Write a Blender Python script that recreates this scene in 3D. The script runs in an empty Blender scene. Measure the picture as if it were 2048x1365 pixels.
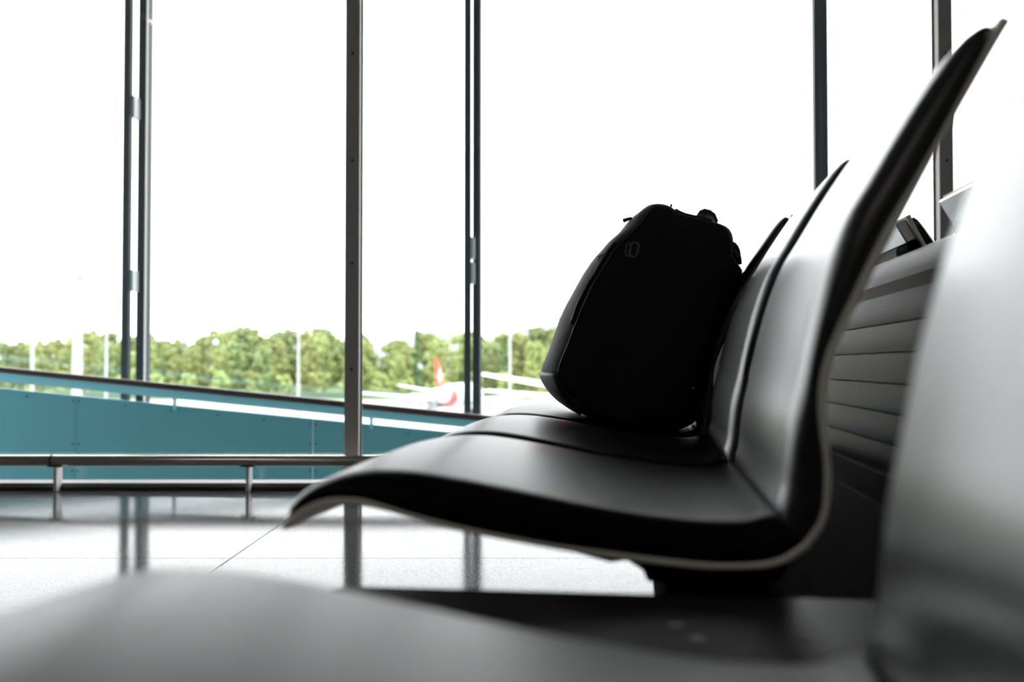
import bpy, math, random
from mathutils import Vector, Matrix, noise
random.seed(7)
C = bpy.context.scene.collection
SC = bpy.context.scene
PI = math.pi

# ------------------------------------------------------------------ camera, sky, exposure
F = 1991.0                      # focal length in pixels of the 2048 x 1365 frame
HC = 0.55                       # camera height above the floor
HOR = 730.0                     # pixel row of the horizon
PITCH = math.atan((HOR - 682.5) / F)
cam = bpy.data.cameras.new('camera')
cam.sensor_width = 36.0
cam.lens = 36.0 * F / 2048
cam.clip_start = 0.01
cam.clip_end = 6000
cam.dof.use_dof = True
cam.dof.focus_distance = 2.35
cam.dof.aperture_fstop = 3.1
cam_o = bpy.data.objects.new('camera', cam)
C.objects.link(cam_o)
cam_o.location = (0, 0, HC)
cam_o.rotation_euler = (PI / 2 + PITCH, 0, 0)
SC.camera = cam_o

w = bpy.data.worlds.new('overcast_sky')
SC.world = w
w.use_nodes = True
bg = w.node_tree.nodes['Background']
bg.inputs[0].default_value = (0.97, 0.985, 1.0, 1)
bg.inputs[1].default_value = 5.2

SC.view_settings.view_transform = 'Standard'
SC.view_settings.look = 'None'
SC.view_settings.exposure = 0.0
SC.view_settings.gamma = 1.0
SC.view_settings.use_curve_mapping = False

# ------------------------------------------------------------------ coordinate helpers
U0 = 1260.0                     # vanishing point of the seat row
PHI = math.atan((U0 - 1024) / F)
RD = Vector((math.sin(PHI), math.cos(PHI), 0))      # along the row, away from the camera
RP = Vector((math.cos(PHI), -math.sin(PHI), 0))     # towards the backrests
def ray(u, v):
    x, z = (u - 1024) / F, -(v - 682.5) / F
    c, s = math.cos(PITCH), math.sin(PITCH)
    return Vector((x, c - s * z, s + c * z))
def row_px(u, v, t):            # pixel -> (p, z) on the plane at distance t along the row
    r = ray(u, v); k = t / r.dot(RD)
    return (r.dot(RP) * k, r.z * k + HC)
def at_y(u, v, y):              # pixel -> point on the plane Y = y
    r = ray(u, v); k = y / r.y
    return Vector((r.x * k, y, r.z * k + HC))
def rw(p, t, z):
    v = RP * p + RD * t; v.z = z
    return v

# ------------------------------------------------------------------ mesh helpers
class MB:
    def __init__(self): self.v = []; self.f = []
    def add(self, vs, fs):
        o = len(self.v)
        self.v += [tuple(q) for q in vs]
        self.f += [tuple(i + o for i in f) for f in fs]
        return self
    def box(self, a, b):
        x0, y0, z0 = a; x1, y1, z1 = b
        return self.add([(x0,y0,z0),(x1,y0,z0),(x1,y1,z0),(x0,y1,z0),(x0,y0,z1),(x1,y0,z1),(x1,y1,z1),(x0,y1,z1)],
                        [(0,3,2,1),(4,5,6,7),(0,1,5,4),(1,2,6,5),(2,3,7,6),(3,0,4,7)])
    def loft(self, rings, cap=True, closed=True):
        n = len(rings[0]); vs = [p for r in rings for p in r]; fs = []
        for i in range(len(rings) - 1):
            for j in range(n if closed else n - 1):
                k = (j + 1) % n
                fs.append((i*n+j, i*n+k, (i+1)*n+k, (i+1)*n+j))
        if cap:
            fs.append(tuple(range(n))[::-1]); fs.append(tuple((len(rings)-1)*n + j for j in range(n)))
        return self.add(vs, fs)
    def tube(self, pts, r, n=10, cap=True):
        pts = [Vector(p) for p in pts]; rings = []
        up = Vector((0.13, 0.21, 0.97))
        for i, p in enumerate(pts):
            d = (pts[min(i+1, len(pts)-1)] - pts[max(i-1, 0)]).normalized()
            a = d.cross(up)
            if a.length < 1e-3: a = d.cross(Vector((1, 0, 0)))
            a.normalize(); b = d.cross(a)
            rr = r[i] if isinstance(r, (list, tuple)) else r
            rings.append([p + a*rr*math.cos(2*PI*k/n) + b*rr*math.sin(2*PI*k/n) for k in range(n)])
        return self.loft(rings, cap)
    def ribbon(self, pts, wvec, tvec):          # rectangular strip along pts
        wv, tv = Vector(wvec)/2, Vector(tvec)/2
        return self.loft([[Vector(p)-wv-tv, Vector(p)+wv-tv, Vector(p)+wv+tv, Vector(p)-wv+tv] for p in pts])
    def prism(self, poly, f):                   # poly of 2-D points, f(pt, k) -> 3-D for k = 0, 1
        return self.loft([[f(q, 0) for q in poly], [f(q, 1) for q in poly]])
    def build(self, name, m, parent=None, smooth=False, bevel=0, seg=2, ang=None):
        me = bpy.data.meshes.new(name)
        me.from_pydata(self.v, [], self.f)
        import bmesh
        bm = bmesh.new(); bm.from_mesh(me)
        bmesh.ops.recalc_face_normals(bm, faces=bm.faces)
        bm.to_mesh(me); bm.free()
        me.materials.append(m)
        o = bpy.data.objects.new(name, me)
        C.objects.link(o)
        if parent: o.parent = parent
        if smooth or bevel:
            for p in me.polygons: p.use_smooth = True
            me.set_sharp_from_angle(angle=math.radians(ang or 40))
        if bevel:
            b = o.modifiers.new('bevel', 'BEVEL'); b.width = bevel; b.segments = seg
            b.limit_method = 'ANGLE'; b.angle_limit = math.radians(35)
        return o

def tag(o, label=None, cat=None, group=None, kind=None):
    if label: o['label'] = label
    if cat: o['category'] = cat
    if group: o['group'] = group
    if kind: o['kind'] = kind
    return o
def thing(name, label, cat, loc=(0,0,0), rz=0, group=None):
    o = bpy.data.objects.new(name, None); C.objects.link(o)
    o.empty_display_size = 0.1
    o.location = loc; o.rotation_euler = (0, 0, rz)
    return tag(o, label, cat, group)
def row_thing(name, label, cat, t=0, group=None, p=0, z=0):
    return thing(name, label, cat, rw(p, t, z), -PHI, group)
def struct(name, mb, m, **k):
    return tag(mb.build(name, m, **k), kind='structure')
def copy_tree(o, parent=None):
    c = o.copy(); C.objects.link(c)
    if parent: c.parent = parent
    for ch in list(o.children): copy_tree(ch, c)
    return c

# ------------------------------------------------------------------ materials
def mat(name, col, rough=0.5, metal=0.0, spec=0.5, bump=None, var=None, sheen=0, coat=0, obj_rand=0):
    m = bpy.data.materials.new(name); m.use_nodes = True
    nt = m.node_tree; b = nt.nodes['Principled BSDF']
    b.inputs['Base Color'].default_value = (*col, 1)
    b.inputs['Roughness'].default_value = rough
    b.inputs['Metallic'].default_value = metal
    b.inputs['Specular IOR Level'].default_value = spec
    b.inputs['Sheen Weight'].default_value = sheen
    b.inputs['Coat Weight'].default_value = coat
    tc = nt.nodes.new('ShaderNodeTexCoord')
    if bump:                                    # (scale, strength, distance)
        n = nt.nodes.new('ShaderNodeTexNoise'); n.inputs['Scale'].default_value = bump[0]; n.inputs['Detail'].default_value = 3
        nt.links.new(tc.outputs['Object'], n.inputs['Vector'])
        u = nt.nodes.new('ShaderNodeBump'); u.inputs['Strength'].default_value = bump[1]; u.inputs['Distance'].default_value = bump[2]
        nt.links.new(n.outputs['Fac'], u.inputs['Height']); nt.links.new(u.outputs['Normal'], b.inputs['Normal'])
    if var:                                     # (scale, second colour)
        n = nt.nodes.new('ShaderNodeTexNoise'); n.inputs['Scale'].default_value = var[0]; n.inputs['Detail'].default_value = 4
        nt.links.new(tc.outputs['Object'], n.inputs['Vector'])
        r = nt.nodes.new('ShaderNodeValToRGB')
        r.color_ramp.elements[0].position = 0.35; r.color_ramp.elements[1].position = 0.65
        r.color_ramp.elements[0].color = (*col, 1); r.color_ramp.elements[1].color = (*var[1], 1)
        nt.links.new(n.outputs['Fac'], r.inputs['Fac']); nt.links.new(r.outputs['Color'], b.inputs['Base Color'])
        if obj_rand:
            oi = nt.nodes.new('ShaderNodeObjectInfo')
            hs = nt.nodes.new('ShaderNodeHueSaturation')
            mr = nt.nodes.new('ShaderNodeMapRange'); mr.inputs[3].default_value = 1-obj_rand; mr.inputs[4].default_value = 1+obj_rand
            nt.links.new(oi.outputs['Random'], mr.inputs[0]); nt.links.new(mr.outputs[0], hs.inputs['Value'])
            mr2 = nt.nodes.new('ShaderNodeMapRange'); mr2.inputs[3].default_value = 0.48; mr2.inputs[4].default_value = 0.515
            nt.links.new(oi.outputs['Random'], mr2.inputs[0]); nt.links.new(mr2.outputs[0], hs.inputs['Hue'])
            nt.links.new(r.outputs['Color'], hs.inputs['Color']); nt.links.new(hs.outputs['Color'], b.inputs['Base Color'])
    return m

def glass_mat(name, tint, refl=1.0):
    m = bpy.data.materials.new(name); m.use_nodes = True
    nt = m.node_tree; nt.nodes.clear()
    out = nt.nodes.new('ShaderNodeOutputMaterial')
    tr = nt.nodes.new('ShaderNodeBsdfTransparent'); tr.inputs[0].default_value = (*tint, 1)
    gl = nt.nodes.new('ShaderNodeBsdfGlossy'); gl.inputs['Roughness'].default_value = 0.0
    lw = nt.nodes.new('ShaderNodeLayerWeight'); lw.inputs[0].default_value = 0.5
    pw = nt.nodes.new('ShaderNodeMath'); pw.operation = 'POWER'; pw.inputs[1].default_value = 5
    ma = nt.nodes.new('ShaderNodeMath'); ma.operation = 'MULTIPLY_ADD'; ma.inputs[1].default_value = 0.95*refl; ma.inputs[2].default_value = 0.042*refl
    mx = nt.nodes.new('ShaderNodeMixShader')
    nt.links.new(lw.outputs['Facing'], pw.inputs[0]); nt.links.new(pw.outputs[0], ma.inputs[0])
    nt.links.new(ma.outputs[0], mx.inputs[0]); nt.links.new(tr.outputs[0], mx.inputs[1]); nt.links.new(gl.outputs[0], mx.inputs[2])
    nt.links.new(mx.outputs[0], out.inputs[0])
    return m

def floor_mat():
    m = mat('polished_granite', (0.05, 0.05, 0.055), 0.10, spec=0.5)
    nt = m.node_tree; b = nt.nodes['Principled BSDF']; b.inputs['IOR'].default_value = 1.165
    tc = nt.nodes.new('ShaderNodeTexCoord')
    n = nt.nodes.new('ShaderNodeTexNoise'); n.inputs['Scale'].default_value = 190; n.inputs['Detail'].default_value = 3; n.inputs['Roughness'].default_value = 0.7
    nt.links.new(tc.outputs['Object'], n.inputs['Vector'])
    r = nt.nodes.new('ShaderNodeValToRGB')
    r.color_ramp.elements[0].position = 0.38; r.color_ramp.elements[0].color = (0.012, 0.013, 0.017, 1)
    r.color_ramp.elements[1].position = 0.70; r.color_ramp.elements[1].color = (0.20, 0.20, 0.21, 1)
    nt.links.new(n.outputs['Fac'], r.inputs['Fac'])
    # tile joints: a grid of thin dark lines aligned with the window wall
    sx = nt.nodes.new('ShaderNodeSeparateXYZ'); nt.links.new(tc.outputs['Object'], sx.inputs[0])
    facs = []
    for ax, off in ((0, -0.80), (1, 4.04)):
        a = nt.nodes.new('ShaderNodeMath'); a.operation = 'ADD'; a.inputs[1].default_value = -off + 24.0
        nt.links.new(sx.outputs[ax], a.inputs[0])
        d = nt.nodes.new('ShaderNodeMath'); d.operation = 'MODULO'; d.inputs[1].default_value = 1.2
        nt.links.new(a.outputs[0], d.inputs[0])
        l = nt.nodes.new('ShaderNodeMath'); l.operation = 'LESS_THAN'; l.inputs[1].default_value = 0.004
        nt.links.new(d.outputs[0], l.inputs[0]); facs.append(l)
    mx = nt.nodes.new('ShaderNodeMath'); mx.operation = 'MAXIMUM'
    nt.links.new(facs[0].outputs[0], mx.inputs[0]); nt.links.new(facs[1].outputs[0], mx.inputs[1])
    mc = nt.nodes.new('ShaderNodeMixRGB'); mc.inputs[2].default_value = (0.01, 0.01, 0.01, 1)
    nt.links.new(mx.outputs[0], mc.inputs[0]); nt.links.new(r.outputs[0], mc.inputs[1]); nt.links.new(mc.outputs[0], b.inputs['Base Color'])
    ro = nt.nodes.new('ShaderNodeMapRange'); ro.inputs[3].default_value = 0.085; ro.inputs[4].default_value = 0.75
    nt.links.new(mx.outputs[0], ro.inputs[0]); nt.links.new(ro.outputs[0], b.inputs['Roughness'])
    n2 = nt.nodes.new('ShaderNodeTexNoise'); n2.inputs['Scale'].default_value = 260; n2.inputs['Detail'].default_value = 2
    nt.links.new(tc.outputs['Object'], n2.inputs['Vector'])
    u = nt.nodes.new('ShaderNodeBump'); u.inputs['Strength'].default_value = 0.12; u.inputs['Distance'].default_value = 0.0006
    nt.links.new(n2.outputs['Fac'], u.inputs['Height']); nt.links.new(u.outputs['Normal'], b.inputs['Normal'])
    return m

def ground_mat():
    m = mat('apron_and_grass', (0.42, 0.42, 0.40), 0.8)
    nt = m.node_tree; b = nt.nodes['Principled BSDF']
    tc = nt.nodes.new('ShaderNodeTexCoord'); sx = nt.nodes.new('ShaderNodeSeparateXYZ')
    nt.links.new(tc.outputs['Object'], sx.inputs[0])
    n = nt.nodes.new('ShaderNodeTexNoise'); n.inputs['Scale'].default_value = 0.4; n.inputs['Detail'].default_value = 4
    nt.links.new(tc.outputs['Object'], n.inputs['Vector'])
    g = nt.nodes.new('ShaderNodeValToRGB')
    g.color_ramp.elements[0].color = (0.16, 0.24, 0.06, 1); g.color_ramp.elements[1].color = (0.26, 0.33, 0.11, 1)
    nt.links.new(n.outputs['Fac'], g.inputs[0])
    a = nt.nodes.new('ShaderNodeValToRGB')
    a.color_ramp.elements[0].color = (0.36, 0.36, 0.35, 1); a.color_ramp.elements[1].color = (0.44, 0.44, 0.42, 1)
    nt.links.new(n.outputs['Fac'], a.inputs[0])
    gt = nt.nodes.new('ShaderNodeMath'); gt.operation = 'GREATER_THAN'; gt.inputs[1].default_value = 255
    nt.links.new(sx.outputs[1], gt.inputs[0])
    mx = nt.nodes.new('ShaderNodeMixRGB'); nt.links.new(gt.outputs[0], mx.inputs[0])
    nt.links.new(a.outputs[0], mx.inputs[1]); nt.links.new(g.outputs[0], mx.inputs[2]); nt.links.new(mx.outputs[0], b.inputs['Base Color'])
    return m

M = dict(
    leather = mat('black_leather', (0.005, 0.005, 0.0055), 0.33, spec=0.5, bump=(900, 0.04, 0.0002)),
    shell   = mat('grey_shell', (0.80, 0.77, 0.69), 0.42),
    black   = mat('black_metal', (0.008, 0.008, 0.009), 0.9),
    table   = mat('table_laminate', (0.020, 0.018, 0.020), 0.32, spec=0.25),
    screw   = mat('dark_screw', (0.02, 0.02, 0.02), 0.5),
    alu     = mat('brushed_aluminium', (0.72, 0.73, 0.75), 0.32, metal=1.0),
    taupe   = mat('taupe_leather', (0.026, 0.020, 0.018), 0.36, spec=0.3, bump=(60, 0.06, 0.001)),
    nylon   = mat('black_nylon', (0.014, 0.0155, 0.018), 0.62, spec=0.12, bump=(420, 0.35, 0.0008), sheen=0.04),
    nylon2  = mat('smooth_black_nylon', (0.010, 0.010, 0.012), 0.48, bump=(55, 0.4, 0.003)),
    web     = mat('black_webbing', (0.022, 0.022, 0.024), 0.6),
    buckle  = mat('grey_anodised_hardware', (0.16, 0.16, 0.17), 0.45, metal=0.3),
    glint   = mat('bright_metal', (0.9, 0.9, 0.9), 0.15, metal=1.0),
    mullion = mat('bronze_grey_paint', (0.56, 0.535, 0.515), 0.5),
    seal    = mat('black_gasket', (0.01, 0.01, 0.01), 0.6),
    rail    = mat('polished_steel', (0.62, 0.58, 0.52), 0.16, metal=1.0),
    bracket = mat('pale_metal_bracket', (0.86, 0.84, 0.81), 0.35),
    sill    = mat('anodised_sill', (0.30, 0.295, 0.29), 0.5, metal=0.2),
    skirt   = mat('dark_bronze_skirting', (0.06, 0.055, 0.05), 0.35, metal=0.4),
    post    = mat('dark_facade_steel', (0.020, 0.026, 0.030), 0.4, spec=0.4),
    plate   = mat('light_clamp_plate', (0.62, 0.62, 0.62), 0.5),
    teal    = mat('teal_panel', (0.13, 0.45, 0.53), 0.35),
    blue    = mat('light_blue_panel', (0.30, 0.78, 0.92), 0.4),
    brown   = mat('brown_handrail', (0.045, 0.026, 0.022), 0.4),
    wall    = mat('interior_wall', (0.26, 0.255, 0.245), 0.7),
    ceil    = mat('interior_ceiling', (0.28, 0.27, 0.26), 0.8),
    outw    = mat('outside_concrete', (0.25, 0.25, 0.25), 0.8),
    white   = mat('white_aircraft_paint', (0.80, 0.80, 0.80), 0.35),
    red     = mat('red_aircraft_paint', (0.75, 0.06, 0.035), 0.35),
    rubber  = mat('rubber', (0.02, 0.02, 0.02), 0.7),
    engine  = mat('engine_metal', (0.45, 0.45, 0.47), 0.4, metal=0.5),
    mast    = mat('pale_mast', (0.42, 0.44, 0.45), 0.5),
    truck   = mat('grey_vehicle', (0.28, 0.30, 0.30), 0.5),
    truckw  = mat('white_vehicle', (0.7, 0.7, 0.68), 0.5),
    dglass  = mat('dark_cab_glass', (0.02, 0.025, 0.03), 0.1),
    leafA   = mat('spring_leaves', (0.27, 0.33, 0.12), 0.7, spec=0.2, var=(0.35, (0.38, 0.42, 0.17)), obj_rand=0.22),
    leafB   = mat('mid_green_leaves', (0.20, 0.27, 0.12), 0.7, spec=0.2, var=(0.35, (0.29, 0.34, 0.15)), obj_rand=0.22),
    leafC   = mat('conifer_needles', (0.10, 0.19, 0.08), 0.7, spec=0.2, var=(0.4, (0.15, 0.24, 0.10)), obj_rand=0.15),
    bark    = mat('bark', (0.20, 0.16, 0.12), 0.8),
    hill    = mat('far_hill_hazed', (0.27, 0.32, 0.34), 0.9, var=(0.004, (0.31, 0.36, 0.37))),  # pale blue of distance haze painted into the forest colour
    fence   = mat('green_fence', (0.10, 0.15, 0.12), 0.7),
)
M['leather'].node_tree.nodes['Principled BSDF'].inputs['IOR'].default_value = 1.15
M['leather2'] = M['leather'].copy(); M['leather2'].name = 'black_leather_smooth'
M['leather2'].node_tree.nodes['Principled BSDF'].inputs['IOR'].default_value = 1.5
M['leather2'].node_tree.nodes['Principled BSDF'].inputs['Roughness'].default_value = 0.29
for k_ in ('black', 'table'): M[k_].node_tree.nodes['Principled BSDF'].inputs['IOR'].default_value = 1.08
M['taupe'].node_tree.nodes['Principled BSDF'].inputs['IOR'].default_value = 1.10
M['glass'] = glass_mat('window_glass', (0.99, 0.992, 0.99))
M['glass2'] = glass_mat('outer_glass', (0.985, 0.99, 0.988))
M['floor'] = floor_mat()
M['ground'] = ground_mat()

# ------------------------------------------------------------------ setting: hall, window wall, corridor outside
YW = 4.36                                           # front of the sill
XL, XR, YB, ZC = -5.98, 7.25, -9.0, 4.2
struct('floor', MB().box((XL, YB, -0.2), (XR, YW + 0.16, 0)), M['floor'])
struct('ceiling', MB().box((XL, YB, ZC), (XR, YW + 0.16, ZC + 0.2)), M['ceil'])
struct('wall_back', MB().box((XL, YB - 0.2, 0), (XR, YB, ZC)), M['wall'])
struct('wall_left', MB().box((XL - 0.2, YB, 0), (XL, YW + 0.16, ZC)), M['wall'])
struct('wall_right', MB().box((XR, YB, 0), (XR + 0.2, YW + 0.16, ZC)), M['wall'])
# corridor between the two glass walls: slab, roof
struct('floor_corridor', MB().box((XL, YW + 0.16, -1.6), (XR, 7.9, -1.4)), M['outw'])
struct('wall_front', MB().box((XL, YW + 0.12, -1.4), (XR, YW + 0.16, -0.2)), M['outw'])
struct('ceiling_corridor', MB().box((XL, YW + 0.16, ZC), (XR, 8.0, ZC + 0.2)), M['ceil'])

ZH = 3.40                                           # underside of the bulkhead over the windows
struct('wall_bulkhead', MB().box((XL, YW + 0.02, ZH), (XR, YW + 0.16, ZC)), M['wall'])
YM = YW + 0.05                                      # front face of the inner mullions
mx0, mx1 = at_y(704, 500, YM).x, at_y(1892, 200, YM).x
MX = [mx0 + (mx1 - mx0) * k for k in range(-2, 4)]
for k in range(5):
    x0, x1 = MX[k], MX[k + 1]
    wn = struct('window_%d' % (k + 1), MB().box((x0 + 0.03, YM + 0.055, 0.03), (x1 - 0.03, YM + 0.067, ZH - 0.02)), M['glass'])
    fr = MB().box((x1 - 0.032, YM, 0.03), (x1 + 0.032, YM + 0.045, ZH)).build('window_frame', M['mullion'], wn, bevel=0.003)
    MB().box((x1 - 0.036, YM + 0.045, 0.03), (x1 + 0.036, YM + 0.052, ZH)).build('gasket', M['seal'], fr)
    MB().box((x1 - 0.040, YM + 0.052, 0.03), (x1 + 0.040, YM + 0.056, ZH)).build('glass_stop', M['bracket'], fr)
    for zz in (0.53, 1.00, 1.46, 1.94, 2.42):
        q = MB()
        q.tube([(x1, YM - 0.004, zz), (x1, YM + 0.001, zz)], 0.006, 10)
        q.build('screw', M['screw'], fr)
    MB().box((x0 + 0.03, YM - 0.01, ZH - 0.06), (x1 - 0.03, YM + 0.10, ZH)).build('window_head', M['mullion'], wn)
# unseen lamps added behind the camera as fill for the faces towards it
for i, (lx, ly, what) in enumerate(((-3.2, -1.5, 'left one nearer the windows'), (2.2, -1.5, 'right one nearer the windows'), (-3.2, -5.5, 'left one at the back of the hall'), (2.2, -5.5, 'right one at the back of the hall'))):
    cl = thing('fill_light', 'unseen flat rectangular lamp added under the ceiling as fill, ' + what, 'lamp', (lx, ly, ZC - 0.05), 0, 'added unseen fill lamps')
    MB().box((-0.65, -0.20, 0.0), (0.65, 0.20, 0.05)).build('housing', M['bracket'], cl, bevel=0.004)
    ld = bpy.data.lights.new('lamp', 'AREA'); ld.shape = 'RECTANGLE'; ld.size = 1.2; ld.size_y = 0.32; ld.energy = 14; ld.color = (1.0, 0.94, 0.86)
    lo = bpy.data.objects.new('lamp', ld); C.objects.link(lo); lo.parent = cl; lo.location = (0, 0, -0.006)
# sill and skirting
s = struct('trim_1', MB().box((XL, YW + 0.012, 0.0), (XR, YW + 0.14, 0.032)), M['sill'], bevel=0.003)
struct('trim_2', MB().box((XL, YW, 0.0), (XR, YW + 0.012, 0.016)), M['skirt'], bevel=0.002)

# guard rail along the foot of the window
YR = YW - 0.03
zr0 = at_y(0, 922, YR).z
gr = thing('guard_rail', 'long polished steel tube rail running low along the foot of the window', 'railing', (0, YR, 0))
jx = [at_y(104, 922, YR).x + 3.0 * k for k in range(-1, 4)]
q = MB()
q.tube([(XL, 0, zr0), (XR, 0, zr0)], 0.0245, 24)
q.build('tube', M['rail'], gr, smooth=True)
for x in jx:
    MB().tube([(x - 0.004, 0, zr0), (x + 0.004, 0, zr0)], 0.0252, 24).build('joint_ring', M['seal'], gr, smooth=True)
bx0, bx1 = at_y(112, 950, YR).x, at_y(496, 950, YR).x
for k in range(-2, 6):
    x = bx0 + (bx1 - bx0) * k
    b = MB().box((x - 0.007, -0.012, 0.0), (x + 0.007, 0.05, zr0 - 0.02)).build('rail_post', M['bracket'], gr, bevel=0.002)
    MB().box((x - 0.030, -0.018, zr0 - 0.026), (x + 0.030, 0.018, zr0 - 0.018)).build('saddle', M['skirt'], b)

# sloping ramp wall outside the glass
YP = 6.3
def ramp_line(u0, v0, u1, v1):
    a, b = at_y(u0, v0, YP), at_y(u1, v1, YP)
    k = (b.z - a.z) / (b.x - a.x)
    return lambda x: a.z + k * (x - a.x)
l_top = ramp_line(0, 734, 960, 830)
l_rail = ramp_line(0, 745, 960, 842)
l_blue = ramp_line(0, 763, 880, 850)
l_pan = ramp_line(0, 777, 880, 863)
rp = thing('ramp_wall', 'teal panelled ramp wall with brown handrail sloping down outside the window', 'ramp', (0, YP, 0))
RX0, RX1 = -5.9, 3.4
def sl(f, x): return f(x)
MB().prism([(RX0, l_top(RX0)), (RX1, l_top(RX1)), (RX1, l_rail(RX1)), (RX0, l_rail(RX0))], lambda p, k: (p[0], -0.035 + 0.07*k, p[1])).build('handrail', M['brown'], rp, bevel=0.008)
MB().prism([(RX0, l_rail(RX0)), (RX1, l_rail(RX1)), (RX1, l_blue(RX1)), (RX0, l_blue(RX0))], lambda p, k: (p[0], -0.02 + 0.04*k, p[1])).build('rail_beam', M['blue'], rp)
sx = [at_y(152, 800, YP).x, at_y(626, 850, YP).x]; sd = sx[1] - sx[0]
edges = [sx[0] + sd * k for k in range(-2, 5)]
edges = [e for e in edges if RX0 < e < RX1]
edges = [RX0] + edges + [RX1]
for a, b in zip(edges[:-1], edges[1:]):
    a2, b2 = a + 0.0025, b - 0.0025
    pn = MB().prism([(a2, l_pan(a2)), (b2, l_pan(b2)), (b2, -1.39), (a2, -1.39)], lambda p, k: (p[0], 0.03*k, p[1])).build('panel', M['teal'], rp)
    n = max(2, int(round((b - a) / 0.29)))
    for i in range(n + 1):
        x = a + 0.018 + (b - a - 0.036) * i / n
        MB().tube([(x, -0.003, l_pan(x) - 0.035), (x, 0.002, l_pan(x) - 0.035)], 0.006, 8).build('rivet', M['seal'], pn)
    for x in (a + 0.018, b - 0.018):
        for z in (0.05, -0.12):
            MB().tube([(x, -0.003, z), (x, 0.002, z)], 0.006, 8).build('rivet', M['seal'], pn)
for k in range(-3, 5):
    x = at_y(350, 800, YP).x + (at_y(743, 800, YP).x - at_y(350, 800, YP).x) * k
    if RX0 < x < RX1:
        MB().box((x - 0.008, -0.012, l_pan(x) - 0.03), (x + 0.008, 0.012, l_blue(x) + 0.02)).build('bracket', M['blue'], rp)
MB().box((RX0, 0.02, -1.395), (RX1, 0.06, -1.3)).build('kick_plate', M['outw'], rp)

# outer facade: paired posts and panes
for i, (x, what) in enumerate(((at_y(243.5, 500, 7.5).x, 'leftmost dark paired facade post with pale clamp plates, outside the window'),
                               (at_y(928, 500, 7.5).x, 'dark paired facade post outside the window, left of the backpack'),
                               (at_y(1629, 300, 7.5).x, 'dark paired facade post outside the window, behind the seat backs'))):
    fp = thing('facade_post', what, 'post', (x, 7.5, -1.4), 0, 'paired facade posts outside')
    z1 = ZC + 1.4; ro = (0.056, 0.058, 0.098)[i]
    MB().box((0, 0, 0), (0.052, 0.06, z1)).build('front_bar', M['post'], fp, bevel=0.002)
    rb = MB().box((ro, 0.15, 0), (ro + 0.058, 0.29, z1)).build('rear_bar', M['post'], fp, bevel=0.002)
    MB().box((ro + 0.0575, 0.16, 0.02), (ro + 0.061, 0.285, z1)).build('side_cover', M['plate'], rb)
    MB().box((ro + 0.061, 0.20, 0.02), (ro + 0.067, 0.28, z1)).build('gasket', M['seal'], rb)
    zs = ((2.52, 1.19), (1.44, 1.25), ())[i]
    for z in zs:
        MB().box((0.045, 0.03, z + 1.4 - 0.08), (ro + 0.018, 0.16, z + 1.4 + 0.08)).build('clamp_plate', M['plate'], fp)
ox = [XL, at_y(300, 500, 7.7).x, at_y(955, 500, 7.7).x, at_y(1650, 300, 7.7).x, XR]
for k in range(4):
    struct('window_%d' % (k + 6), MB().box((ox[k] + 0.02, 7.72, -1.4), (ox[k+1] - 0.02, 7.732, ZC)), M['glass2'])

# ------------------------------------------------------------------ seat profile, read off the near edge of one seat
TA, SW, SP = 0.92, 0.535, 0.58                      # near edge of the closest full seat, seat width, pitch
Tpx = [(562,1030),(565,1017),(576,1001),(608,978),(642,962),(694,948),(745,944),(813,947),(882,957),(950,969),(1053,989),(1155,1009),(1240,1023),(1330,1036),(1420,1043),(1500,1041),(1545,1022),
       (1562,985),(1570,909),(1578,845),(1592,781),(1614,675),(1650,547),(1692,440),(1737,366),(1803,256),(1876,146),(1915,92),(1946,58),(1964,44)]
T_split = 16
Gpx = [(566,1040),(591,1023),(625,1005),(660,998),(690,998),(725,1001),(779,1017),(848,1037),(950,1061),(1040,1078),(1120,1092),(1230,1106),(1330,1118),(1440,1127),(1548,1119),(1605,1084),
       (1640,1030),(1646,940),(1640,879),(1634,824),(1636,768),(1648,713),(1670,658),(1702,590),(1760,470),(1821,366),(1883,256),(1970,92),(1984,56)]
G_split = 15
Spx = [(560,1063),(584,1056),(615,1032),(643,1019),(690,1013),(721,1015),(779,1028),(848,1048),(933,1067),(984,1078),(1121,1102),(1230,1118),(1330,1131),(1440,1139),(1553,1132),(1614,1096),
       (1652,1038),(1660,951),(1655,885),(1650,824),(1653,768),(1665,713),(1688,658),(1722,590),(1783,470),(1838,366),(1896,256),(1989,92),(2016,47)]
S_split = 15
def rowpts(px, dt=0):
    n = len(px)
    return [Vector(row_px(u, v, TA + dt*min(1, min(i, n - 1 - i)/4))) for i, (u, v) in enumerate(px)]
def resample(pts, n, smooth=2):
    L = [0]
    for a, b in zip(pts[:-1], pts[1:]): L.append(L[-1] + (b - a).length)
    m = 8 * n; fine = []
    def cr(p0, p1, p2, p3, s):
        return 0.5*((2*p1) + (p2-p0)*s + (2*p0-5*p1+4*p2-p3)*s*s + (3*p1-p0-3*p2+p3)*s**3)
    j = 0
    for i in range(m + 1):
        d = L[-1]*i/m
        while j < len(pts) - 2 and L[j+1] < d: j += 1
        s = (d - L[j]) / max(1e-9, L[j+1] - L[j])
        fine.append(cr(pts[max(j-1,0)], pts[j], pts[j+1], pts[min(j+2,len(pts)-1)], s))
    for _ in range(smooth * 6):
        fine = [fine[0]] + [(fine[i-1] + 2*fine[i] + fine[i+1]) / 4 for i in range(1, m)] + [fine[-1]]
    return [fine[8*i] for i in range(n + 1)]
def two(px, split, n, dt=0):
    p = rowpts(px, dt)
    return resample(p[:split+1], n), resample(p[split:], n)
NS = 44
T1, T2 = two(Tpx, T_split, NS, 0.02)
G1, G2 = two(Gpx, G_split, NS)
S1, S2 = two(Spx, S_split, NS)
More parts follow.
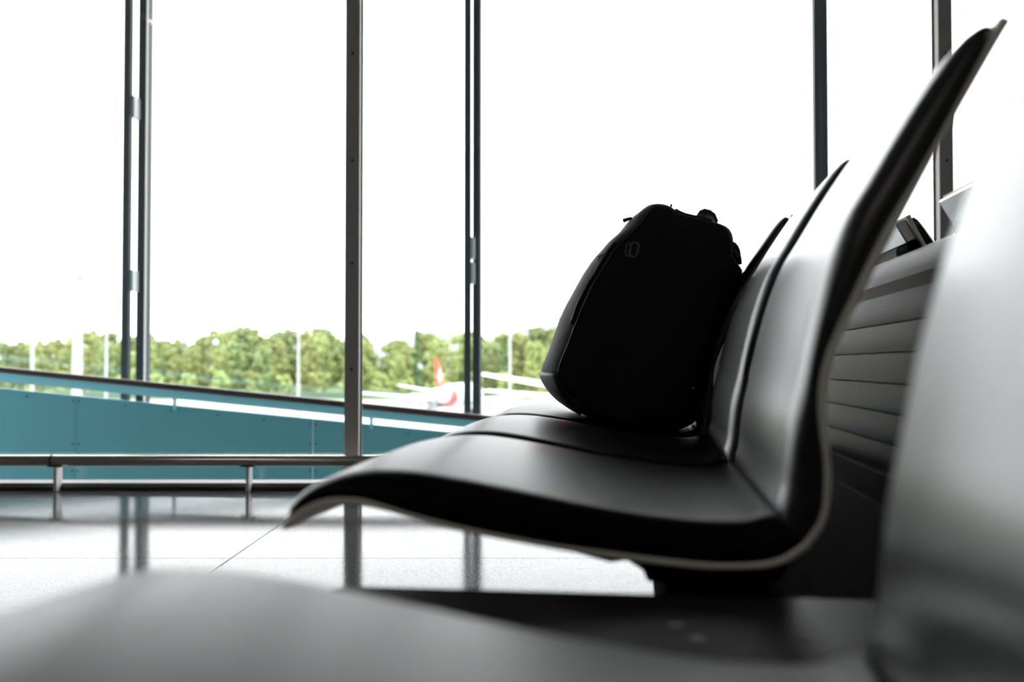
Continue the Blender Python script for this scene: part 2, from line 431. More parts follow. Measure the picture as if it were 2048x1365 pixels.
def crest(T, G, tip0):
    n = len(T); r = []
    for i in range(n):
        d = i if tip0 else n - 1 - i
        r.append(G[i] + (T[i] - G[i])*(1 + 0.04*min(1, d/6)))
    return r
T1, T2 = crest(T1, G1, True), crest(T2, G2, False)

def cushion(T, G, start_tip, mirror=1, p0=0):
    """padded slab between G (underside) and T (top), rounded at both long edges"""
    R = 0.034; rings = []; n = len(T)
    arc = [(1 - math.cos(a), math.sin(a)) for a in [PI/2*k/9 for k in range(10)]]
    L = [0]
    for i in range(1, n): L.append(L[-1] + (T[i] - T[i-1]).length)
    for i in range(n):
        d_tip = L[i] if start_tip else L[-1] - L[i]
        d_seam = L[-1] - L[i] if start_tip else L[i]
        rp_ = 0.007
        ins = rp_ - math.sqrt(max(0, rp_*rp_ - (rp_ - d_tip)**2)) if d_tip < rp_ else 0.0
        hh = 1.0
        if d_seam < 0.012: hh = 0.86 + 0.14*math.sqrt(max(0, 1 - (1 - d_seam/0.012)**2))
        w0, w1 = ins, SW - ins
        dirv = (T[i] - G[i]); tl = max(1e-5, dirv.length); dirv = dirv/tl
        cro = 0.012*min(1, (d_tip/0.28)**1.5)*min(1, 0.25 + d_seam/0.08)/tl if not start_tip else 0.008*min(1, d_tip/0.08)*min(1, 0.25 + d_seam/0.08)/tl
        sec = [(w0, 0.0)] + [(w0 + R*a, (0.25 + 0.75*b)*hh) for a, b in arc]
        for k in range(1, 8):
            f = k/8; sec.append((w0 + R + (w1 - w0 - 2*R)*f, hh + cro*(1 - (2*f - 1)**2)))
        sec += [(w1 - R*a, (0.25 + 0.75*b)*hh) for a, b in reversed(arc)] + [(w1, 0.0)]
        rings.append([((G[i].x + (T[i].x - G[i].x)*h)*mirror + p0, ww, G[i].y + (T[i].y - G[i].y)*h) for ww, h in sec])
    return MB().loft(rings)

def shell(mirror=1, p0=0):
    tip0 = [Vector(row_px(557, 1054, TA))]; tip1 = [Vector(row_px(1995, 37, TA))]
    G = tip0 + G1[1:] + G2[1:-1] + [Vector(row_px(1984, 62, TA))] + tip1
    S = S1 + S2[1:]
    S = [S[0]] + S[1:] + [S[-1]]
    n = min(len(G), len(S)); G = G[:n-1] + [G[-1]]; S = S[:n-1] + [S[-1]]
    q = MB(); rings = []
    e = -0.002
    for g, s_ in zip(G, S):
        rings.append([(g.x*mirror + p0, e, g.y), (g.x*mirror + p0, SW + 0.02, g.y), (s_.x*mirror + p0, SW + 0.02, s_.y), (s_.x*mirror + p0, e, s_.y)])
    return q.loft(rings)

SKEW = math.radians(1.5)                            # the seats stand very slightly askew on their beam
def seat(label, t, group):
    o = row_thing('waiting_seat', label, 'seat', t, group)
    o.rotation_euler.z = -PHI - SKEW
    cushion(T1, G1, True).build('seat_cushion', M['leather'], o, smooth=True, ang=60)
    cushion(T2, G2, False).build('back_cushion', M['leather2'], o, smooth=True, ang=60)
    tag(shell().build('shell', M['shell'], o, smooth=True, ang=50, bevel=0.0018), 'grey shell edge under the black cushions')
    br = [(1095,1080),(1122,1101),(1135,1113),(1215,1135),(1250,1130),(1265,1141),(1281,1150),(1290,1174),(1560,1174),(1600,1090),(1300,1080)]
    MB().prism([row_px(u, v, 1.0) for u, v in br], lambda p, k: (p[0], 0.10 + 0.36*k, p[1])).build('support_bracket', M['black'], o, bevel=0.003)
    return o
GRP = 'black seats of the front row'
s0 = seat('black leather seat with grey shell edge, empty, just past the little table', TA, GRP)
for lab, t in (('black leather seat touching the one with the backpack, itself empty', TA + SP),
               ('black leather seat on which the black backpack stands', TA + 2*SP),
               ('nearest black leather seat, blurred, filling the bottom and right of view', 0.572 - SW)):
    c = copy_tree(s0); c.location = rw(-math.sin(SKEW)*SW - 0.009 if t < 0.5 else 0.006 if t < 1.8 else 0.003, t, -0.015 if t < 0.5 else 0); c['label'] = lab

# beam with legs
bm_ = row_thing('seat_beam', 'black steel beam on legs carrying the row of black seats', 'beam', 0)
zb0, zb1 = 0.245, 0.326
MB().box((0.03, -0.12, zb0), (0.19, 2.75, zb1)).build('beam', M['black'], bm_, bevel=0.006)
MB().prism([(0.19, 0.20), (0.48, 0.20), (0.48, 0.35), (0.46, 0.35), (0.44, 0.30), (0.19, 0.30)], lambda p, k: (p[0], -0.10 + 2.82*k, p[1])).build('rear_tray', M['black'], bm_, bevel=0.004)
for t in (0.55, 2.45):
    lg = MB().box((0.07, t - 0.03, 0.012), (0.15, t + 0.03, zb0)).build('leg', M['black'], bm_, bevel=0.005)
    MB().box((0.07, t - 0.035, 0), (0.42, t + 0.035, 0.014)).build('foot', M['black'], lg, bevel=0.004)

# little table between the seats
tb = row_thing('side_table', 'low black laminate table between the nearest seat and the next one', 'table', 0.70)
za = row_px(1200, 1185, 0.895)[1]
def rrect(x0, y0, x1, y1, r, n=6):
    out = []
    for cx, cy, a0 in ((x1-r, y1-r, 0), (x0+r, y1-r, 90), (x0+r, y0+r, 180), (x1-r, y0+r, 270)):
        out += [(cx + r*math.cos(math.radians(a0 + 90*i/n)), cy + r*math.sin(math.radians(a0 + 90*i/n))) for i in range(n+1)]
    return out
xl_ = row_px(655, 1185, 0.895)[0]
MB().prism(rrect(xl_, -0.095, 0.31, 0.195, 0.03), lambda p, k: (p[0], p[1], za - 0.020 + 0.020*k)).build('table_top', M['table'], tb, bevel=0.003)
for u, v in ((1353, 1253), (1395, 1280)):
    r = ray(u, v); k = (za - HC) / r.z; pt = r*k
    lp = (pt.dot(RP), pt.dot(RD) - 0.70)
    MB().tube([(lp[0], lp[1], za - 0.002), (lp[0], lp[1], za + 0.0012)], 0.0055, 14).build('screw', M['screw'], tb)
MB().box((0.035, -0.08, zb1), (0.185, 0.12, za - 0.019)).build('mounting_plate', M['black'], tb)

# ------------------------------------------------------------------ behind the row: padded divider and seats facing away
dv = row_thing('padded_divider', 'taupe leather divider with stitched channels and rounded top, behind the black seats', 'divider', 0)
zt = row_px(1760, 511, 0.52*F/(1760-U0))[1]
seams = [row_px(1750, v, 0.50*F/510)[1] for v in (583, 646, 706, 770, 832)]
seams += [seams[-1] - 0.061*k for k in (1, 2, 3)]
prof = []
rt = 0.060
for i in range(17):                                  # rounded top from rear to front
    a = math.radians(-10 + 190*i/16)
    prof.append((0.50 + 0.05 + 0.05*math.cos(a), zt - rt + rt*math.sin(a)))
lst = seams + [0.14]
for a, b in zip(lst[:-1], lst[1:]):
    prof += [(0.5060, a - 0.0012), (0.5035, a - 0.0016), (0.5030, (a + b)/2), (0.5030, b + 0.010), (0.5040, b + 0.003), (0.5060, b)]
prof.append((0.505, 0.10)); prof.append((0.60, 0.10))
MB().prism(prof, lambda p, k: (p[0], 0.72 + 2.2*k, p[1])).build('padding', M['taupe'], dv, smooth=True, ang=14)
MB().box((0.515, 0.78, 0.0), (0.59, 2.86, 0.105)).build('plinth', M['black'], dv)

tip = Vector(row_px(2008, 43, TA))
P0 = 0.562 + tip.x
def far_seat(label, t):
    o = row_thing('framed_seat', label, 'seat', t, 'seats facing away behind the divider')
    cushion(T1, G1, True, -1, P0).build('seat_cushion', M['leather'], o, smooth=True, ang=60)
    cushion(T2, G2, False, -1, P0).build('back_cushion', M['leather2'], o, smooth=True, ang=60)
    MBs = shell(-1, P0).build('shell', M['shell'], o, smooth=True, ang=50, bevel=0.0018)
    d = (S2[-1] - S2[-6]).normalized(); nrm = Vector((d.y, -d.x))
    a = S2[-1] - d*0.003
    c4 = [a, a - d*0.047, a - d*0.047 + nrm*0.022, a + nrm*0.022]
    tag(MB().prism([((P0 - v.x), v.y) for v in c4], lambda p, k: (p[0], 0.012 + (SW - 0.024)*k, p[1])).build('back_rail', M['alu'], o, bevel=0.003), 'aluminium rail along the top of the back')
    b = a - d*0.062 + nrm*0.012
    MB().tube([(P0 - b.x, 0.010, b.y), (P0 - b.x, 0.10, b.y)], 0.016, 16).build('pivot', M['black'], o, smooth=True)
    MB().tube([(P0 - b.x, SW - 0.10, b.y), (P0 - b.x, SW - 0.010, b.y)], 0.016, 16).build('pivot', M['black'], o, smooth=True)
    MB().box((P0 - 0.22, 0.18, 0.012), (P0 - 0.06, 0.38, 0.36)).build('pedestal', M['black'], o, bevel=0.01)
    MB().box((P0 - 0.34, 0.16, 0.0), (P0 + 0.06, 0.40, 0.014)).build('foot', M['black'], o, bevel=0.004)
    return o
t1 = 0.562*F/(1868 - U0)
far_seat('seat facing away with aluminium top rail, at the right edge behind the divider', t1 - SW)
far_seat('seat facing away behind the divider, farther one nearly hidden by a black seat back', 0.562*F/(1792 - U0))

# ------------------------------------------------------------------ backpack on the third seat
TB = 2.18
def seat_top(p):                                     # height of the cushion at p
    best = None
    for a, b in zip(T1[:-1], T1[1:]):
        if a.x <= p <= b.x and b.x > a.x: best = a.y + (b.y - a.y)*(p - a.x)/(b.x - a.x)
    return best
def back_x(z):                                       # face of the back cushion at height z
    best = T2[0].x
    for a, b in zip(T2[:-1], T2[1:]):
        if a.y <= z <= b.y: best = a.x + (b.x - a.x)*(z - a.y)/(b.y - a.y)
    return best
left_px = [(1163,828),(1140,816),(1120,802),(1101,784),(1087,763),(1081,746),(1083,737),(1097,700),(1113,653),(1130,615),(1147,581),(1168,545),(1192,510),(1215,485),(1240,462),(1248,449),(1262,435),(1280,422),(1300,414),
           (1322,415),(1340,419),(1350,428),(1362,436),(1385,440),(1406,446),(1425,452),(1445,456),(1457,466),(1463,482),(1462,500),(1459,520)]
n_left = 19
out = [Vector(row_px(u, v, TB)) for u, v in left_px]
zr = out[-1].y
for i in range(1, 13):                               # down along the backrest
    z = zr + (0.428 - zr)*i/12
    x_lim = back_x(z) + 0.005
    out.append(Vector((min(x_lim, out[-1].x + 0.03 if i < 3 else x_lim), z)))
pe = out[-1].x
ps = out[0].x
for i in range(1, 10):                               # along the seat
    p = pe - 0.012 + (ps + 0.012 - pe + 0.012)*i/10
    st = seat_top(min(p, T1[-1].x - 0.002))
    out.append(Vector((p, (st if st else 0.42) + 0.004)))
def resample_closed(pts, n):
    P = pts + [pts[0]]
    L = [0]
    for a, b in zip(P[:-1], P[1:]): L.append(L[-1] + (b - a).length)
    r = []; j = 0
    for i in range(n):
        d = L[-1]*i/n
        while L[j+1] < d: j += 1
        s_ = (d - L[j])/(L[j+1] - L[j]); r.append(P[j]*(1 - s_) + P[j+1]*s_)
    return r
OUT = resample_closed(out, 130)
def inset(pts, d, dl=0.0):
    n = len(pts); r = []
    for i in range(n):
        a, b = pts[(i-2) % n], pts[(i+2) % n]
        tg = (b - a).normalized(); nr = Vector((tg.y, -tg.x))
        nr2 = nr*(-sgn)
        r.append(pts[i] + nr*d + Vector((dl*max(0.0, -nr2.x), 0)))
    return r
area = sum(a.x*b.y - b.x*a.y for a, b in zip(OUT, OUT[1:] + OUT[:1]))
sgn = 1 if area < 0 else -1
sec = [(2.088, 0.040, 0.034), (2.090, 0.028, 0.034), (2.096, 0.014, 0.033), (2.106, 0.006, 0.029), (2.12, 0.002, 0.023), (2.14, 0.0, 0.015), (2.165, 0.0, 0.006), (2.19, 0.0, 0.0), (2.25, 0.0, 0.0), (2.32, 0.0, 0.0), (2.36, 0.003, 0.0), (2.38, 0.010, 0.0), (2.393, 0.024, 0.0), (2.40, 0.045, 0.0), (2.402, 0.06, 0.0)]
BO = Vector((0.06, 2.28, 0.43))
bag = row_thing('backpack', 'bulging black nylon travel backpack standing on a black seat', 'backpack', BO.y, None, BO.x, BO.z)
def sm(pts, k):
    n = len(pts)
    for _ in range(k): pts = [(pts[(i-1) % n] + 2*pts[i] + pts[(i+1) % n])/4 for i in range(n)]
    return pts
rings = []
for t, d, dl in sec:
    ring = sm(inset(OUT, sgn*d, dl), 1 + int(d*160))
    rr = []
    for q in ring:
        h = noise.noise(Vector((q.x*14, t*9, q.y*10)))*0.004 + noise.noise(Vector((q.x*40, t*20, q.y*30)))*0.0016
        c_ = Vector((0.05, 0.62)); dv_ = (q - c_).normalized()
        low = 1.0 if q.y > 0.47 else 0.0
        lean = 1.0 if q.x < back_x(q.y) - 0.02 else 0.0
        q2 = q + dv_*h*low*lean
        rr.append((q2.x - BO.x, t - BO.y, q2.y - BO.z))
    rings.append(rr)
# close both side faces with smaller rings so they shade as cloth
def shrink(ring, f, dy):
    c_ = Vector((sum(q[0] for q in ring)/len(ring), 0, sum(q[2] for q in ring)/len(ring)))
    return [(c_.x + (q[0]-c_.x)*f, q[1] + dy + 0.004*noise.noise(Vector((q[0]*12*f, 3.3, q[2]*12*f))), c_.z + (q[2]-c_.z)*f) for q in ring]
near = [shrink(rings[0], f, -0.004) for f in (0.15, 0.45, 0.75)]
far = [shrink(rings[-1], f, 0.004) for f in (0.75, 0.4)]
MB().loft(near + rings + far).build('body', M['nylon'], bag, smooth=True, ang=75)
def bl(u, v, t):                                     # pixel -> local point of the backpack at row distance t
    p, z = row_px(u, v, t)
    return Vector((p - BO.x, t - BO.y, z - BO.z))
def ring_run(px0, px1, si, off=0.001):               # run of ring si between the points nearest to two pixels
    r = [Vector(q) for q in rings[si]]
    t = sec[si][0]
    def near_i(px):
        q = bl(px[0], px[1], t)
        return min(range(len(r)), key=lambda i: (r[i] - q).length)
    i0, i1 = near_i(px0), near_i(px1)
    step = 1 if ((i1 - i0) % len(r)) < len(r)/2 else -1
    o = []; i = i0
    while True:
        nx = (r[i] - Vector((0, r[i].y, 0.2))).normalized()
        o.append(r[i] + Vector((nx.x, -0.6, nx.z))*off)
        if i == i1: break
        i = (i + step) % len(r)
    return o
sp_ = MB().tube(ring_run((1110, 742), (1300, 430), 2, 0.0015), 0.0022, 8).build('side_seam', M['nylon2'], bag, smooth=True)
zp = ring_run((1140, 650), (1235, 490), 3, 0.002)
z_ = MB().tube(zp, 0.0026, 8).build('front_zipper', M['nylon2'], bag, smooth=True)
q = MB(); a = zp[len(zp)*2//3]
q.ribbon([a, a + Vector((-0.006, -0.004, -0.014)), a + Vector((-0.010, -0.004, -0.030))], (0.004, 0.003, 0), (0, 0.003, 0.001))
q.build('zipper_pull', M['web'], z_)
# corner panel at the foot: a smooth overlay following the lower left corner
q = MB(); rr = []
for si in (2, 3, 4, 5, 6, 7, 8, 9):
    run = ring_run((1086, 740), (1160, 826), si, 0.0025)
    run = resample([Vector(v) for v in run], 14, 0)
    rr.append(run)
q.loft(rr, cap=False, closed=False)
cp = q.build('corner_panel', M['nylon2'], bag, smooth=True, ang=80)
sd_ = cp.modifiers.new('thick', 'SOLIDIFY'); sd_.thickness = 0.002; sd_.offset = 1
# compression buckle and its strap
TNF = 2.094
def ring_loop(cx, cy, wd, ht, ang, t):
    pts = []
    for i in range(28):
        a = 2*PI*i/28
        x = wd*math.copysign(abs(math.cos(a))**0.6, math.cos(a)); y = ht*math.copysign(abs(math.sin(a))**0.6, math.sin(a))
        ca, sa = math.cos(ang), math.sin(ang)
        pts.append(bl(cx + x*ca - y*sa, cy + x*sa + y*ca, t))
    return pts
bk = MB()
lp = ring_loop(1268, 500, 8, 14, 0.2, TNF - 0.006); bk.tube(lp + [lp[0]], 0.0024, 8)
lp = ring_loop(1257, 500, 5, 13, 0.2, TNF - 0.005); bk.tube(lp + [lp[0]], 0.0016, 8)
bk.build('buckle', M['buckle'], bag, smooth=True)
st = MB()
pts = [bl(u, v, TNF + 0.004 - d) for u, v, d in ((1196, 522, -0.03), (1215, 514, -0.012), (1236, 507, 0.0), (1256, 500, 0.006), (1264, 500, 0.006))]
st.ribbon(pts, (0, 0, 0.022), (0.001, 0.002, 0))
st.build('compression_strap', M['web'], bag, bevel=0.0006)
# zipper pull sticking out at the upper front, top handle, top zipper, rear shoulder strap ends
q = MB(); q.tube([bl(1264, 436, 2.16), bl(1255, 439, 2.16), bl(1246, 442, 2.16)], [0.0025, 0.004, 0.0045], 10); q.build('zipper_pull', M['web'], bag, smooth=True)
q = MB()
hp = [bl(u, v, 2.21) for u, v in ((1385, 446), (1394, 432), (1404, 428), (1416, 431), (1425, 438), (1431, 452))]
q.ribbon(hp, (0, 0.10, 0), (0.004, 0, 0.008)); q.build('top_handle', M['web'], bag, bevel=0.002)
q = MB()
rp2 = [ring_run((1352, 428), (1425, 452), si, 0.003) for si in (3,)]
q.tube(rp2[0], 0.0028, 8); q.build('top_zipper', M['nylon2'], bag, smooth=True)
q = MB()
q.tube([bl(1340, 420, 2.18), bl(1342, 413, 2.18), bl(1343, 409, 2.18)], [0.003, 0.0022, 0.0028], 8)
q.tube([bl(1334, 416, 2.18), bl(1345, 419, 2.18)], 0.003, 8)
q.build('zipper_slider', M['web'], bag, smooth=True)
for k, uu in enumerate((1344, 1350)):
    q = MB(); a = [bl(uu + dx, v, t) for dx, v, t in ((6, 470, 2.092), (4, 450, 2.098), (1, 434, 2.113), (0, 426, 2.133))]
    q.tube(a, 0.0022, 8); q.build('piping', M['nylon2'], bag, smooth=True)
for k, uu in enumerate((1432, 1438, 1444)):
    q = MB(); a = [bl(uu - 2, 500, 2.091), bl(uu - 1, 478, 2.096), bl(uu, 463, 2.113), bl(uu + 1, 456, 2.18)]
    q.tube(a, 0.0018, 8); q.build('piping', M['nylon2'], bag, smooth=True)
q = MB()
pl = [bl(u, v, 2.16) for u, v in ((1458, 484), (1466, 488), (1471, 494), (1475, 502), (1477, 513))]
q.ribbon(pl, (0, 0.012, 0), (0.010, 0, 0.004)); q.build('cord_pull', M['web'], bag, bevel=0.002)
q = MB(); q.tube([bl(1456, 500, 2.16), bl(1463, 502, 2.16), bl(1468, 501, 2.16), bl(1471, 508, 2.16), bl(1474, 517, 2.16), bl(1477, 530, 2.16)], [0.012, 0.006, 0.006, 0.009, 0.010, 0.008], 10)
q.build('shoulder_strap', M['nylon2'], bag, smooth=True)
q = MB(); c_ = bl(1386, 777, 2.084)
q.tube([c_ + Vector((0, -0.004, 0)), c_ + Vector((0, 0.006, 0))], 0.0028, 12); q.build('rivet', M['glint'], bag, smooth=True)

# ------------------------------------------------------------------ outdoors
ZG = -8.6
struct('ground', MB().box((-700, 8.2, ZG - 0.5), (700, 2600, ZG)), M['ground'])

# far hills
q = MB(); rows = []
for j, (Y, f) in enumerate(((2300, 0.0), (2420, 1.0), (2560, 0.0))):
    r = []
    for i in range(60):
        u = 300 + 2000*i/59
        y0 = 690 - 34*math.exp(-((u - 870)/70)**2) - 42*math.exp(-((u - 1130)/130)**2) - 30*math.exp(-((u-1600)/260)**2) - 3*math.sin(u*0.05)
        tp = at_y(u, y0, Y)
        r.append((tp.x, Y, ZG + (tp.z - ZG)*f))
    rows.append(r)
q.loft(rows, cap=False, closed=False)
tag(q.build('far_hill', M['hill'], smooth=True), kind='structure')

# trees: five patterns of crown, copied
def leaf_crown(seed, h, wd, base, n, cl, size, conifer=False):
    rnd = random.Random(seed); q = MB(); cs = []
    for _ in range(cl):
        f = rnd.random()
        z = base + (h - base)*f
        rad = wd*(0.30 + 0.70*math.sin(PI*min(1, f*0.80 + 0.15))) if not conifer else wd*(1 - f)*0.95 + 0.2
        a = rnd.random()*2*PI; rr = rad*math.sqrt(rnd.random())*0.85
        cs.append((Vector((rr*math.cos(a), rr*math.sin(a), z)), (wd*0.32 if not conifer else wd*0.25*(1.15 - f)) * (0.7 + 0.5*rnd.random())))
    for _ in range(n):
        c_, r_ = cs[rnd.randrange(cl)]
        d = Vector((rnd.gauss(0, 1), rnd.gauss(0, 1), rnd.gauss(0, 1))).normalized()
        p = c_ + d*r_*(0.6 + 0.45*rnd.random())
        p.z = min(p.z, h)
        nn = (d + Vector((rnd.gauss(0, .5), rnd.gauss(0, .5), rnd.gauss(0, .5) + 0.4))).normalized()
        a = nn.orthogonal().normalized(); b = nn.cross(a); s_ = size*(0.6 + 0.8*rnd.random())
        q.add([p - a*s_ - b*s_*0.6, p + a*s_*0.3 - b*s_*0.8, p + a*s_ + b*s_*0.5, p - a*s_*0.4 + b*s_*0.8], [(0, 1, 2, 3)])
    return q
def trunk(h, r, seed):
    rnd = random.Random(seed); q = MB()
    pts = [(0.3*rnd.gauss(0, 1)*i/6, 0.3*rnd.gauss(0, 1)*i/6, h*i/6) for i in range(7)]
    q.tube(pts, [r*(1 - 0.13*i) for i in range(7)], 8)
    return q
protos = []
for i, (mk, h, wd, base, n, cl, sz, con) in enumerate((('leafA', 20, 5.2, 2.0, 3600, 46, 0.42, 0), ('leafA', 20, 4.6, 1.5, 3400, 42, 0.42, 0), ('leafB', 20, 5.0, 1.8, 3500, 44, 0.42, 0), ('leafA', 8, 4.6, 0.4, 900, 14, 0.55, 0), ('leafC', 20, 3.0, 2.0, 1300, 40, 0.5, 1))):
    o = bpy.data.objects.new('tree', None); C.objects.link(o)
    leaf_crown(20 + i, h, wd, base, n, cl, sz, bool(con)).build('crown', M[mk], o)
    trunk(h*0.8, 0.32 if h > 10 else 0.15, 50 + i).build('trunk', M['bark'], o, smooth=True)
    protos.append(o)
tops = [(-150, 690), (0, 686), (70, 682), (135, 676), (170, 661), (215, 668), (300, 668), (345, 682), (390, 678), (430, 664), (500, 650), (545, 664), (600, 656), (640, 654), (690, 660), (730, 668), (770, 694), (800, 676), (835, 652), (880, 668), (930, 664), (1000, 662), (1060, 655), (1100, 655), (1400, 660)]
def top_at(u):
    for (a, ya), (b, yb) in zip(tops[:-1], tops[1:]):
        if a <= u <= b: return ya + (yb - ya)*(u - a)/(b - a)
    return 665
used = [False]*5
rnd = random.Random(3)
TL = ['tall pale yellow green tree in the wood beyond the apron', 'tall pale yellow green tree in the wood beyond the apron', 'tall mid green tree in the wood beyond the apron',
      'low bushy yellow green tree along the front of the wood', 'dark pointed conifer standing out of the paler wood']
TG = ['tall pale trees of the wood', 'tall pale trees of the wood', 'tall mid green trees of the wood', 'low trees along the wood', 'conifers of the wood']
def plant(k, u, v_top, Y, wdt=1.0):
    h = at_y(u, v_top, Y).z - ZG
    o = protos[k] if not used[k] else copy_tree(protos[k])
    used[k] = True
    base_h = 8 if k == 3 else 20
    o.location = (at_y(u, 700, Y).x, Y, ZG)
    sc_ = h/base_h
    o.scale = (sc_*wdt*(1.0 + 0.15*rnd.random()), sc_*wdt*(1.0 + 0.15*rnd.random()), sc_)
    o.rotation_euler = (0, 0, rnd.random()*6.28)
    tag(o, TL[k], 'tree', TG[k])
for Yr, lo, hi, st, off in ((438, 10, 22, 66, 20), (420, 6, 16, 68, 50), (402, -2, 4, 72, 0), (384, -2, 6, 74, 36), (366, 2, 12, 78, 12), (348, 6, 18, 82, 52), (330, 16, 30, 86, 24), (313, 26, 42, 90, 66)):
    u = -70 + off
    while u < (1330 if Yr not in (330, 366, 402) else 2000):
        plant(rnd.choice((0, 1, 1, 2, 0)), u, top_at(u) + rnd.uniform(lo, hi), Yr + rnd.uniform(-1, 1), 0.93)
        u += st + rnd.uniform(-4, 4)
u = -60
while u < 1330:
    plant(3, u, 750 + rnd.uniform(-8, 10), 296 + rnd.uniform(-1, 1), 0.85)
    u += rnd.uniform(60, 66)
for uu, vv, yy in ((834, 650, 305), (1010, 664, 305)): plant(4, uu, vv, yy, 0.8)
fn = MB().box((-190, 268, ZG), (150, 268.3, ZG + 1.8))
tag(fn.build('perimeter_fence', M['fence']), 'long low green fence in front of the wood', 'fence')

# floodlight masts
def mast(u, v_top, Y, r, label):
    o = thing('light_mast', label, 'mast', (at_y(u, 700, Y).x, Y, ZG))
    h = at_y(u, v_top, Y).z - ZG
    MB().tube([(0, 0, 0), (0, 0, h*0.5), (0, 0, h)], [r, r*0.92, r*0.8], 14).build('pole', M['mast'], o, smooth=True)
    MB().tube([(0, 0, 0), (0, 0, 0.5)], r*1.8, 14).build('base_flange', M['mast'], o, smooth=True)
    lh = MB().box((-r*3, -r*1.6, h - r*0.8), (r*3, r*1.6, h + r*0.8)).build('lamp_head', M['mast'], o)
    return o
mast(65, 640, 150, 0.28, 'pale slender mast at the far left, left of the thick white mast')
mast(155, 545, 150, 0.78, 'thick white mast at the left, rising well above the trees')
mast(213, 660, 170, 0.24, 'pale slender mast just right of the thick white mast')
mast(597, 655, 170, 0.22, 'pale slender mast before the trees, left of the grey mullion')
mast(1020, 655, 200, 0.26, 'pale slender mast before the trees, between facade post and backpack')

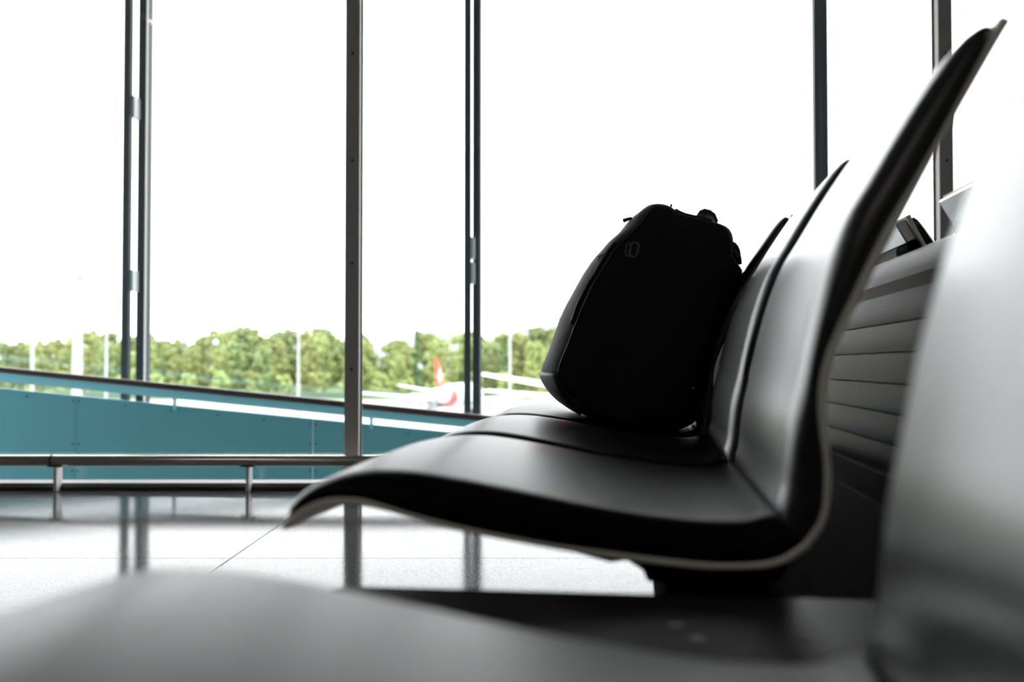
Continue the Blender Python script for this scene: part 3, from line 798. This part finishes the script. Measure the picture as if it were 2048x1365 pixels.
# airliners
def airliner(label, loc, heading, sc_, tp=6.2, tips=True):
    o = thing('airliner', label, 'airplane', loc, heading, 'parked airliners')
    o.scale = (sc_,)*3
    # nose towards +Y, tail tip at y = 0; centre line 3.9 m above the ground
    def ring(y, r, z, n=24): return [(r*math.cos(2*PI*k/n), y, z + r*math.sin(2*PI*k/n)) for k in range(n)]
    secs = [(0, 0.25, 4.9), (1.5, 0.62, 4.75), (4, 1.15, 4.45), (7, 1.65, 4.12), (10, 1.92, 3.95), (13, 1.98, 3.9), (30, 1.98, 3.9), (32.5, 1.85, 3.82), (34.5, 1.5, 3.68), (36, 0.95, 3.5), (36.9, 0.35, 3.38), (37.0, 0.08, 3.36)]
    fu = MB().loft([ring(y, r, z) for y, r, z in secs]).build('fuselage', M['white'], o, smooth=True, ang=60)
    for k in (0, 1):
        tag(MB().loft([ring(6.0, 1.62, 4.12 - 0.02), ring(9.5, 1.935, 3.95)], cap=False)  .build('tail_band', M['red'], o, smooth=True), 'red painted tail band') if k == 0 else None
    def wing(root, tip_, name, th, mtl):
        # root, tip_: (x, y_lead, y_trail, z)
        rr = []
        for f in (0, 0.33, 0.66, 1.0):
            x = root[0] + (tip_[0]-root[0])*f; yl = root[1] + (tip_[1]-root[1])*f; yt = root[2] + (tip_[2]-root[2])*f; z = root[3] + (tip_[3]-root[3])*f
            c_ = yl - yt; h_ = th*c_
            rr.append([(x, yl, z), (x, yl - c_*0.12, z + h_*0.5), (x, yl - c_*0.45, z + h_*0.5), (x, yt, z), (x, yl - c_*0.45, z - h_*0.5), (x, yl - c_*0.12, z - h_*0.45)])
        return MB().loft(rr).build(name, mtl, o, smooth=True, ang=50)
    for s_ in (-1, 1):
        wg = wing((s_*1.6, 22.5, 15.8, 2.75), (s_*16.8, 15.0, 13.3, 4.2), 'wing', 0.11, M['white'])
        if tips: MB().loft([[(s_*16.8, 15.0, 4.2), (s_*16.95, 14.2, 4.2), (s_*16.8, 13.3, 4.2)], [(s_*17.3, 13.6, 6.2), (s_*17.4, 13.2, 6.2), (s_*17.3, 12.7, 6.2)]]).build('winglet', M['white'], wg)
        wing((s_*0.8, 4.6, 1.0, 4.85), (s_*tp, 1.6, 0.1, 5.9), 'tailplane', 0.10, M['white'])
        en = MB().loft([ring(y, r, 0) for y, r in ((17.5, 0.55), (19.0, 0.9), (20.5, 1.08), (22.3, 1.05), (22.6, 0.9))])
        en.v = [(x + s_*5.75, y, z + 2.0) for x, y, z in en.v]
        e_ = en.build('engine', M['white'], o, smooth=True)
        MB().box((s_*5.75 - 0.12, 17.8, 2.6), (s_*5.75 + 0.12, 21.5, 3.35)).build('pylon', M['white'], e_)
        g = MB().tube([(s_*3.6, 17.0, 0.9), (s_*3.6, 17.0, 3.0)], 0.16, 10).build('main_gear', M['engine'], o, smooth=True)
        for dx in (-0.45, 0.45):
            MB().tube([(s_*3.6 + dx - 0.2, 17.0, 0.58), (s_*3.6 + dx + 0.2, 17.0, 0.58)], 0.58, 18).build('wheel', M['rubber'], g, smooth=True)
    g = MB().tube([(0, 31.5, 0.7), (0, 31.5, 2.4)], 0.12, 10).build('nose_gear', M['engine'], o, smooth=True)
    for dx in (-0.25, 0.25): MB().tube([(dx - 0.1, 31.5, 0.40), (dx + 0.1, 31.5, 0.40)], 0.40, 16).build('wheel', M['rubber'], g, smooth=True)
    # fin with a white cross on both sides
    fin = [[(0, 7.6, 5.5), (0.20, 6.4, 5.5), (0.20, 3.6, 5.5), (0, 1.6, 5.3), (-0.20, 3.6, 5.5), (-0.20, 6.4, 5.5)],
           [(0, 2.4, 10.2), (0.10, 1.9, 10.2), (0.10, 0.9, 10.2), (0, 0.2, 10.2), (-0.10, 0.9, 10.2), (-0.10, 1.9, 10.2)]]
    fo = MB().loft(fin).build('tail_fin', M['red'], o, smooth=True, ang=40)
    for s_ in (-1, 1):
        cx, cz, a, b = 3.25, 7.3, 1.2, 0.40
        cr = [(-b,-a),(b,-a),(b,-b),(a,-b),(a,b),(b,b),(b,a),(-b,a),(-b,b),(-a,b),(-a,-b),(-b,-b)]
        MB().prism([(cx + x*0.95, cz + z) for x, z in cr], lambda p, k: (s_*(0.10 + 0.12*k), p[0], p[1])).build('cross_emblem', M['white'], fo)
    return o
Yt = 158
airliner('distant white airliner with red tail fin bearing a white cross', (at_y(868, 780, Yt).x, Yt, ZG), math.radians(-9), 1.0)
Yt = 100
airliner('nearer white airliner mostly hidden behind the backpack, one tailplane showing', (at_y(1112, 780, Yt).x, Yt, ZG), math.radians(-35), 1.38, 7.4, False)

# service vehicles under the tail
def truck(label, u, Y, m, rz, L):
    o = thing('service_truck', label, 'vehicle', (at_y(u, 800, Y).x, Y, ZG), rz, 'service vehicles on the apron')
    MB().box((-L/2, -1.1, 0.55), (L/2 - 1.7, 1.1, 2.3)).build('cargo_box', m, o, bevel=0.08)
    cb = MB().prism([(L/2 - 1.6, 0.5), (L/2, 0.5), (L/2, 1.3), (L/2 - 0.45, 2.1), (L/2 - 1.6, 2.1)], lambda p, k: (p[0], -1.0 + 2.0*k, p[1])).build('cab', M['truckw'], o, bevel=0.06)
    MB().prism([(L/2 - 0.03, 1.32), (L/2 - 0.44, 2.0), (L/2 - 0.38, 2.02), (L/2 + 0.03, 1.34)], lambda p, k: (p[0], -0.85 + 1.7*k, p[1])).build('windscreen', M['dglass'], cb)
    for x in (-L/2 + 0.9, L/2 - 0.9):
        for y in (-1.0, 1.0):
            MB().tube([(x, y - 0.14, 0.42), (x, y + 0.14, 0.42)], 0.42, 16).build('wheel', M['rubber'], o, smooth=True)
    return o
truck('grey service truck parked below the red tail fin', 864, 215, M['truck'], 0.5, 5.5)
truck('white service truck parked left of the airliner tail', 836, 235, M['truckw'], 2.6, 6.0)
